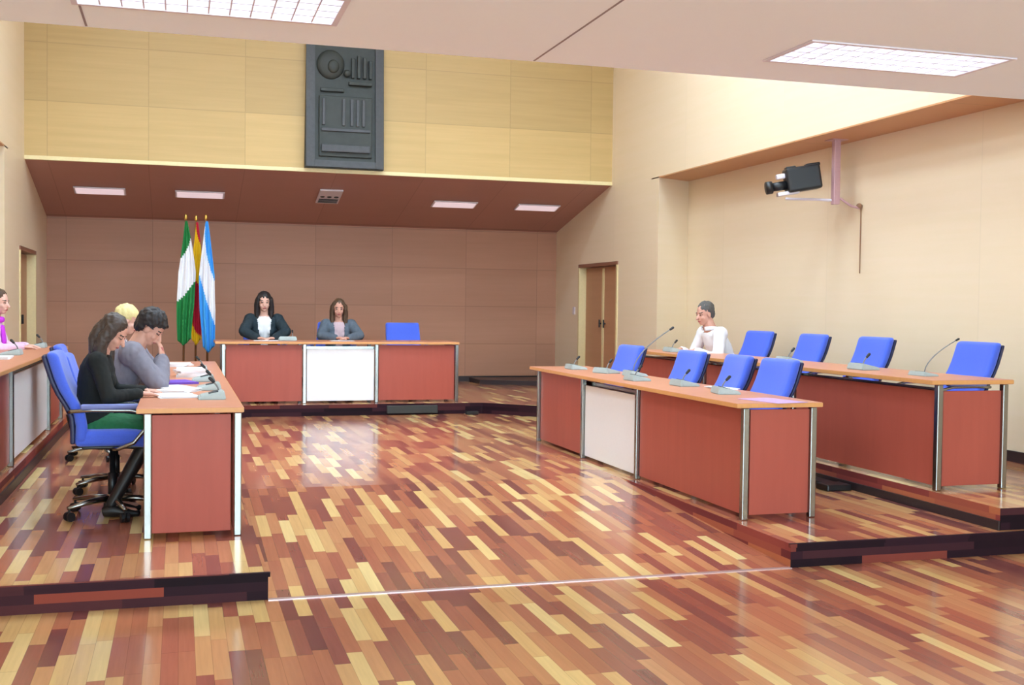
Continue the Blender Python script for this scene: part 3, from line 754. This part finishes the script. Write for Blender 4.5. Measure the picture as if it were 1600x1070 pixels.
# ------------------------------------------------------------------ people
def remesh(name, bm, mats, parent, vox, smooth_it=2, kill=None, jitter=0.0, thick=0.0, matfn=None):
    me = bpy.data.meshes.new('tmp'); bmesh.ops.recalc_face_normals(bm, faces=bm.faces); bm.to_mesh(me); bm.free()
    o = bpy.data.objects.new('tmp', me); C.objects.link(o)
    m = o.modifiers.new('r', 'REMESH'); m.mode = 'VOXEL'; m.voxel_size = vox; m.adaptivity = 0
    m = o.modifiers.new('s', 'SMOOTH'); m.factor = 0.5; m.iterations = smooth_it
    dg = bpy.context.evaluated_depsgraph_get(); dg.update()
    me2 = bpy.data.meshes.new_from_object(o.evaluated_get(dg), depsgraph=dg)
    bpy.data.objects.remove(o); bpy.data.meshes.remove(me)
    b = bmesh.new(); b.from_mesh(me2); bpy.data.meshes.remove(me2)
    if jitter:
        b.normal_update()
        for v in b.verts:
            c = v.co
            v.co = c + v.normal*jitter*(mnoise.noise(V((c.x*45, c.y*45, c.z*9)))+0.5*mnoise.noise(c*60))
    if kill:
        bmesh.ops.delete(b, geom=[f for f in b.faces if kill(f.calc_center_median())], context='FACES')
    if matfn:
        for f in b.faces: f.material_index = matfn(f.calc_center_median())
    else:
        for f in b.faces: f.material_index = 0
    o = obj(name, b, mats, parent, True)
    if thick: mm = o.modifiers.new('thick', 'SOLIDIFY'); mm.thickness = thick; mm.offset = 1.0
    return o

SK = simple('skin', (214,160,140), 0.5, nscale=20, namt=0.04)
SKP = simple('pale_skin', (226,178,160), 0.5, nscale=20, namt=0.04)
LIP = simple('lips', (176,92,92), 0.45); EYE = simple('eye_dark', (40,30,30), 0.3); BROW = simple('eyebrow', (60,44,36), 0.7)
def person(label, loc, rz, seat, lean, P):
    """seated figure facing local +Y, floor at z=0, seat surface at height `seat`."""
    fem = P.get('fem', True); skin = P.get('skin', SK)
    sw = 0.165 if fem else 0.19
    la = math.radians(lean); up = V((0, math.sin(la), math.cos(la))); fw = V((0, math.cos(la), -math.sin(la))); SX = V((1, 0, 0))
    H = V((0, 0, seat+0.10))
    tl = 0.47 if fem else 0.50
    S = H + up*tl
    curve = [H-up*0.05, H+up*0.05, H+up*0.17, H+up*0.30, H+up*0.40, S, S+up*0.035]
    rad = [(0.15, 0.11), (0.165, 0.12), (0.13, 0.095), (0.15, 0.11), (0.155, 0.105), (sw*0.85, 0.075), (0.07, 0.06)]
    # head
    hp = math.radians(P.get('nod', 0)); hy = math.radians(P.get('turn', 0))
    nb = S + up*0.02
    hr = Matrix.Rotation(hy, 3, 'Z') @ Matrix.Rotation(-hp, 3, 'X')
    nk = nb + (up*0.6+V((0, 0.15, 0.6))).normalized()*0.085
    hc = nk + hr @ V((0, 0.025, 0.10))
    def hd(x, y, z): return hc + hr @ V((x, y, z))
    # arms by two-bone IK
    L1, L2 = (0.275, 0.24) if fem else (0.30, 0.26)
    arms = []
    for s, key in ((-1, 'lh'), (1, 'rh')):
        sh = S + SX*s*sw - up*0.01
        W = V(P[key]); dd = W-sh; D = min(dd.length, L1+L2-0.005); dn = dd.normalized(); W = sh+dn*D
        a = (L1*L1-L2*L2+D*D)/(2*D); hh = math.sqrt(max(L1*L1-a*a, 0))
        hint = V(P.get('hint', (s*0.6, -0.3, -0.8))) if not P.get('hint') else V((s*P['hint'][0], P['hint'][1], P['hint'][2]))
        pd = (hint - dn*hint.dot(dn)).normalized()
        arms.append((s, sh, sh+dn*a+pd*hh, W))
    knees = []
    for s in (-1, 1):
        hj = H + V((s*0.09, 0.0, -0.02)); kn = V((s*P.get('knee', 0.10), 0.43, seat+0.06)); an = V((s*0.10, P.get('foot', 0.36), 0.09))
        knees.append((s, hj, kn, an))
    # ---- body
    bm = bmesh.new()
    tube(bm, curve, rad, 20, ref=(1, 0, 0))
    capsule(bm, nb-up*0.03, hd(0, -0.02, -0.06), 0.058 if fem else 0.07, 0.05 if fem else 0.06)
    ell(bm, hd(0, -0.012, 0.03), (0.074, 0.092, 0.088), hr, 24, 16)     # skull
    ell(bm, hd(0, 0.018, -0.035), (0.058, 0.068, 0.078), hr, 20, 14)    # face
    ell(bm, hd(0, 0.045, -0.088), (0.032, 0.032, 0.024), hr)            # chin
    capsule(bm, hd(0, 0.082, 0.0), hd(0, 0.104, -0.036), 0.009, 0.014, 8)  # nose
    ell(bm, hd(0, 0.079, -0.067), (0.024, 0.012, 0.010), hr)            # mouth
    for s in (-1, 1):
        ell(bm, hd(s*0.074, -0.005, -0.012), (0.010, 0.02, 0.03), hr)   # ears
        ell(bm, hd(s*0.03, 0.072, 0.002), (0.014, 0.011, 0.010), hr)    # eyes
        ell(bm, hd(s*0.03, 0.074, 0.022), (0.020, 0.010, 0.006), hr)    # brow ridge
        ell(bm, hd(s*0.036, 0.055, -0.035), (0.022, 0.02, 0.02), hr)    # cheek
    k = 1.0 if fem else 1.15
    for s, sh, el, W in arms:
        capsule(bm, sh, el, 0.05*k, 0.038*k); capsule(bm, el, W, 0.038*k, 0.025*k)
        ell(bm, sh-up*0.01, (0.06*k, 0.06*k, 0.06*k))
        f = (W-el).normalized(); hdir = V(P.get('hdir_l' if s < 0 else 'hdir_r', f)).normalized()
        n = V(P.get('palm_l' if s < 0 else 'palm_r', (0, 0, -1))); n = (n - hdir*n.dot(hdir)).normalized()
        side = hdir.cross(n).normalized()      # across the palm
        if side.dot(V((-s, 0, 0))) < 0: side = -side      # toward the thumb (inner) side
        pm = Matrix((side, hdir, n)).transposed()
        ell(bm, W+hdir*0.045, (0.038, 0.055, 0.017), pm)
        curl = P.get('curl', 0.35)
        for q, (o, ln) in enumerate(((0.028, 0.074), (0.009, 0.083), (-0.010, 0.077), (-0.028, 0.060))):
            p = W + hdir*0.082 + side*o; dcur = hdir.copy(); r0 = 0.0095
            for seg in range(3):
                ang = curl*(0.5+0.4*seg)
                dcur = (dcur*math.cos(ang) + n*math.sin(ang)).normalized()
                p2 = p + dcur*ln*(0.42, 0.32, 0.26)[seg]; capsule(bm, p, p2, r0, r0-0.001, 8); p = p2; r0 -= 0.0008
        p = W+hdir*0.03+side*0.03
        p2 = p+(side*0.8+hdir*0.6+n*0.2).normalized()*0.036; p3 = p2+(hdir+n*0.3).normalized()*0.030
        capsule(bm, p, p2, 0.013, 0.011, 8); capsule(bm, p2, p3, 0.011, 0.009, 8)
    for s, hj, kn, an in knees:
        capsule(bm, hj, kn, 0.075, 0.052); capsule(bm, kn, an, 0.052, 0.034)
        capsule(bm, an+V((0, 0, -0.03)), an+V((s*0.01, 0.15, -0.055)), 0.036, 0.028)
    hinv = hr.transposed()
    def mf(c):
        q = hinv @ (c-hc)
        if q.y > 0.035:
            if (q.x*q.x)/(0.022**2)+((q.z+0.067)**2)/(0.0085**2) < 1: return 1
            for s in (-1, 1):
                if ((q.x-s*0.03)**2)/(0.0125**2)+((q.z-0.002)**2)/(0.0065**2) < 1: return 2
                if ((q.x-s*0.031)**2)/(0.019**2)+((q.z-0.0235)**2)/(0.005**2) < 1: return 3
        return 0
    body = remesh('person', bm, [skin, LIP, EYE, BROW], None, 0.0062, 1, matfn=mf)
    body.scale = (P.get('scale', 1.0),)*3; body.location = loc; body.rotation_euler = (0, 0, rz)
    tag(body, label, 'person')
    # ---- clothes
    def torso(bm, g, low=-0.05, neck=0.0):
        c2 = [H+up*low] + curve[1:6] + [S+up*(0.03+neck)]
        r2 = [(a+g, b+g) for a, b in rad]; r2[-1] = (0.078+g*0.3, 0.066+g*0.3)
        tube(bm, c2, r2, 24, ref=(1, 0, 0))
    def sleeves(bm, g, upto=0.96):
        for s, sh, el, W in arms:
            ell(bm, sh-up*0.01, (0.062*k+g, 0.062*k+g, 0.062*k+g))
            capsule(bm, sh, el, 0.052*k+g, 0.042*k+g)
            if upto > 0: capsule(bm, el, el+(W-el)*upto, 0.042*k+g, 0.030*k+g)
    bm = bmesh.new(); torso(bm, 0.012)
    if not P.get('jacket'): sleeves(bm, 0.010, P.get('sleeve', 0.94))
    if fem:
        for s in (-1, 1): ell(bm, H+up*0.32+fw*0.085+SX*s*0.065, (0.06, 0.05, 0.06))
    remesh('shirt', bm, [P['shirt']], body, 0.012, 3, jitter=0.004)
    if P.get('jacket'):
        bm = bmesh.new(); torso(bm, 0.030, -0.10); sleeves(bm, 0.016, 0.92)
        if fem:
            for s in (-1, 1): ell(bm, H+up*0.32+fw*0.09+SX*s*0.07, (0.065, 0.055, 0.065))
        op = P.get('open', 0.05)
        def kill(c):
            q = c-H; z = q.dot(up); y = q.dot(fw)
            return (y > 0.03 and abs(q.x) < op*(0.4+0.9*max(0, min(1, (z-0.0)/0.5))) and z > -0.08) or (z > tl+0.015 and abs(q.x) < 0.075)
        remesh('jacket', bm, [P['jacket']], body, 0.012, 3, kill=kill, jitter=0.006, thick=0.006)
    if P.get('collar'):
        bm = bmesh.new()
        tube(bm, [S+up*0.035+V((0.078*math.cos(a), 0.078*math.sin(a), 0.012*math.cos(a)**2)) for a in [PI*0.62+2*PI*0.88*q/16 for q in range(17)]], [(0.012, 0.026)]*17, 10)
        remesh('collar', bm, [P['shirt']], body, 0.009, 1)
    if P.get('scarf'):
        bm = bmesh.new()
        tube(bm, [S+up*0.03+V((0.075*math.cos(a), 0.07*math.sin(a), 0.0)) for a in [2*PI*q/16 for q in range(17)]], 0.032, 10)
        tube(bm, [S+fw*0.09+up*0.0+SX*0.02, S+fw*0.15-up*0.15+SX*0.03, S+fw*0.17-up*0.30+SX*0.04], [(0.045, 0.02), (0.06, 0.025), (0.065, 0.02)], 12)
        remesh('scarf', bm, [P['scarf']], body, 0.01, 2, jitter=0.004)
    bm = bmesh.new()
    ell(bm, H+V((0, 0.03, 0.0)), (0.18, 0.125, 0.12))
    for s, hj, kn, an in knees:
        capsule(bm, hj, kn, 0.092, 0.068)
        if not P.get('skirt'): capsule(bm, kn, an+V((0, 0, 0.02)), 0.066, 0.05)
    if P.get('skirt'):
        tube(bm, [H+V((0, 0.05, -0.02)), H+V((0, 0.25, -0.02)), V((0, 0.47, seat+0.05))], [(0.19, 0.10), (0.19, 0.09), (0.175, 0.085)], 18, ref=(1, 0, 0))
    remesh('skirt' if P.get('skirt') else 'trousers', bm, [P.get('skirt') or P['trousers']], body, 0.013, 3, jitter=0.005)
    if P.get('skirt'):
        bm = bmesh.new()
        for s, hj, kn, an in knees: capsule(bm, kn, an, 0.058, 0.04)
        remesh('stockings', bm, [DK], body, 0.01, 2)
    for s, hj, kn, an in knees:
        bm = bmesh.new(); tube(bm, [an+V((0, -0.06, -0.05)), an+V((0, 0.0, -0.04)), an+V((s*0.01, 0.1, -0.055)), an+V((s*0.015, 0.19, -0.066))], [(0.036, 0.032), (0.044, 0.048), (0.045, 0.034), (0.028, 0.02)], 12, ref=(1, 0, 0))
        remesh('shoe', bm, [DK], body, 0.01, 2)
    # ---- hair
    bm = bmesh.new(); hv = P.get('vol', 1.0)
    ell(bm, hd(0, -0.026, 0.048), (0.084*hv, 0.096*hv, 0.088*hv), hr, 24, 16)
    st = P.get('hair_style', 'short')
    if st == 'short':
        ell(bm, hd(0, -0.058, -0.005), (0.070*hv, 0.055*hv, 0.068*hv), hr, 20, 14)
    else:
        ln = P.get('hair_len', 0.24)
        for s in (-1, 1):
            tube(bm, [hd(s*0.05, 0.02, 0.09), hd(s*0.084, 0.0, 0.03), hd(s*0.09, -0.01, -0.04), hd(s*0.088, -0.01, -0.10)+V((0, 0, -0.02)), hd(s*0.085, 0.0, -0.10)+V((0, 0, -ln+0.10))],
                 [(0.02, 0.03), (0.028, 0.045), (0.033, 0.05), (0.036, 0.045), (0.018, 0.03)], 12)
        tube(bm, [hd(0, -0.07, 0.05), hd(0, -0.085, -0.03), hd(0, -0.08, -0.10), hd(0, -0.07, -0.10)+V((0, -0.02, -ln+0.08))],
             [(0.07, 0.05), (0.085, 0.05), (0.088, 0.045), (0.055, 0.028)], 16, ref=tuple(hr @ V((1, 0, 0))))
    if P.get('fringe'):
        ell(bm, hd(0, 0.055, 0.075), (0.06, 0.035, 0.025), hr)
    if P.get('bun'): ell(bm, hd(0, -0.10, 0.09), (0.04, 0.04, 0.04), hr)
    def khair(c):
        q = hinv @ (c-hc)
        if st == 'short' and q.y > -0.028 and q.z < 0.012: return True
        if st == 'short' and q.y > 0.03 and q.z < 0.045: return True
        return q.y > 0.045 and abs(q.x) < 0.052 and q.z < P.get('hairline', 0.055) and q.z > -0.13
    remesh('hair', bm, [P['hair']], body, 0.0075, 2, kill=khair, jitter=0.007*P.get('messy', 1.0))
    if P.get('glasses'):
        bm = bmesh.new()
        for s in (-1, 1):
            tube(bm, [hd(s*0.031+0.022*math.cos(a), 0.094, 0.0+0.015*math.sin(a)) for a in [2*PI*q/14 for q in range(15)]], 0.0022, 6)
            tube(bm, [hd(s*0.053, 0.092, 0.005), hd(s*0.08, 0.0, 0.0)], 0.002, 6)
        tube(bm, [hd(-0.009, 0.095, 0.002), hd(0.009, 0.095, 0.002)], 0.002, 6)
        obj('glasses', bm, M['dark'], body)
    return body

DK = simple('black_leather', (22,22,24), 0.45)
H_DBR = simple('dark_brown_hair', (62,48,40), 0.5, nscale=120, namt=0.4); H_BLK = simple('dark_hair', (30,24,26), 0.55, nscale=120, namt=0.3); H_BRN = simple('brown_hair', (84,62,44), 0.55, nscale=120, namt=0.3)
H_GRY = simple('grey_hair', (84,82,80), 0.6, nscale=120, namt=0.3); H_BLD = simple('blond_hair', (222,206,146), 0.6, nscale=120, namt=0.15)
C_BLK = simple('black_knit', (20,24,24), 0.9, namt=0.2); C_NAVY = simple('dark_teal_jacket_cloth', (30,48,58), 0.8, namt=0.15)
C_GREY = simple('grey_jacket_cloth', (128,124,136), 0.85, namt=0.1); C_WHITE = simple('white_shirt_cloth', (240,240,244), 0.7, namt=0.03)
C_GRN = simple('green_skirt_cloth', (30,110,66), 0.8, namt=0.2); C_DJ = simple('dark_trouser_cloth', (28,30,38), 0.85)
C_LGREY = simple('blue_grey_jacket_cloth', (92,104,118), 0.85, namt=0.12); C_PINK = simple('pale_pink_top_cloth', (205,178,186), 0.8, namt=0.06)
C_MAG = simple('magenta_scarf_cloth', (205,60,225), 0.8, namt=0.08); C_PK2 = simple('pale_lilac_top_cloth', (225,190,215), 0.8, namt=0.05)

# woman in black, nearest, facing +X at the left desk.  local: +Y -> world +X, local +X -> world -Y
person('person in black top and green skirt seated sideways in the nearest left chair', (-0.55, 7.65, ZP), LFT, 0.54, 8,
       dict(shirt=C_BLK, skirt=C_GRN, hair=H_DBR, hair_style='long', hair_len=0.30, nod=34, turn=-14, vol=1.0, scale=0.92,
            lh=(-0.16, 0.36, 0.862), rh=(0.12, 0.34, 0.862), hdir_l=(0.3, 1, -0.1), hdir_r=(-0.3, 1, -0.1), foot=0.15))
# dark haired man in grey, hands at his mouth
person('person with thick dark hair and grey jacket at the left desk, hands at the mouth', (-0.54, 8.6, ZP), LFT, 0.48, 27,
       dict(fem=False, shirt=C_WHITE, jacket=C_GREY, trousers=C_DJ, hair=H_BLK, vol=1.16, messy=1.6, nod=38, turn=-12, fringe=True,
            lh=(-0.05, 0.42, 0.97), rh=(0.05, 0.42, 0.97), hint=(0.5, 0.3, -0.9), hdir_l=(0.3, -0.1, 1), hdir_r=(-0.3, -0.1, 1), palm_l=(0.4, -1, 0), palm_r=(-0.4, -1, 0), curl=0.6))
# blond person farther along
person('person with short blond hair and a white top, behind the dark-haired man at left', (-0.63, 10.5, ZP), LFT, 0.47, 14,
       dict(shirt=C_WHITE, jacket=C_GREY, trousers=C_DJ, hair=H_BLD, vol=1.08, nod=18, turn=0, skin=SKP,
            lh=(-0.14, 0.42, 0.79), rh=(0.14, 0.42, 0.79), hdir_l=(0.3, 1, -0.1), hdir_r=(-0.3, 1, -0.1)))
# person with magenta scarf, left edge
person('person in a pale top with a magenta scarf at the left edge of the picture', (-1.88, 12.0, ZT), LFT, 0.47, 16,
       dict(shirt=C_PK2, trousers=C_DJ, scarf=C_MAG, hair=H_BRN, nod=5, turn=-20, skin=SKP,
            lh=(-0.16, 0.42, 0.79), rh=(0.16, 0.42, 0.79), hdir_l=(0.3, 1, -0.1), hdir_r=(-0.3, 1, -0.1)))
# woman in dark jacket and white shirt on the dais (facing -Y)
person('person with dark hair, white shirt and dark jacket seated on the dais at left', (1.07, 15.17, ZT), FRT, 0.43, 6,
       dict(shirt=C_WHITE, jacket=C_NAVY, trousers=C_DJ, hair=H_BLK, hair_style='long', hair_len=0.22, nod=4, turn=0, skin=SKP, open=0.07, vol=1.05,
            scale=1.05, lh=(-0.10, 0.42, 0.76), rh=(0.10, 0.42, 0.76), hint=(1.4, 0.0, -0.25), hdir_l=(0.8, 0.6, 0.0), hdir_r=(-0.8, 0.6, 0.0)))
person('person with long brown hair and grey-blue jacket seated at the middle of the dais', (2.05, 15.17, ZT), FRT, 0.42, 7,
       dict(shirt=C_PINK, jacket=C_LGREY, trousers=C_DJ, hair=H_BRN, hair_style='long', hair_len=0.26, nod=6, turn=-6, open=0.06,
            lh=(-0.08, 0.43, 0.80), rh=(0.08, 0.43, 0.80), hint=(1.1, 0.0, -0.35), hdir_l=(0.7, 0.7, 0.1), hdir_r=(-0.7, 0.7, 0.1)))
# man in white shirt on the right tier, facing -X : local +Y -> -X, local +X -> +Y
person('person with grey hair and a white shirt leaning over the raised right desk', (5.86, 11.2, ZT), RGT, 0.415, 30,
       dict(fem=False, shirt=C_WHITE, trousers=C_DJ, scale=1.04, collar=True, hair=H_GRY, vol=0.98, nod=10, turn=10, sleeve=0.9, messy=1.3,
            lh=(-0.14, 0.50, 0.757), rh=(0.16, 0.52, 0.757), hdir_l=(0.2, 1, -0.05), hdir_r=(-0.2, 1, -0.05)))

# ------------------------------------------------------------------ world and view
w = bpy.data.worlds.new('world'); bpy.context.scene.world = w; w.use_nodes = True
w.node_tree.nodes['Background'].inputs[0].default_value = (0.9, 0.92, 1.0, 1); w.node_tree.nodes['Background'].inputs[1].default_value = 0.3
sc = bpy.context.scene
sc.view_settings.view_transform = 'Standard'; sc.view_settings.look = 'None'
sc.view_settings.gamma = 1.0; sc.view_settings.use_curve_mapping = False
sc.view_settings.exposure = 1.15
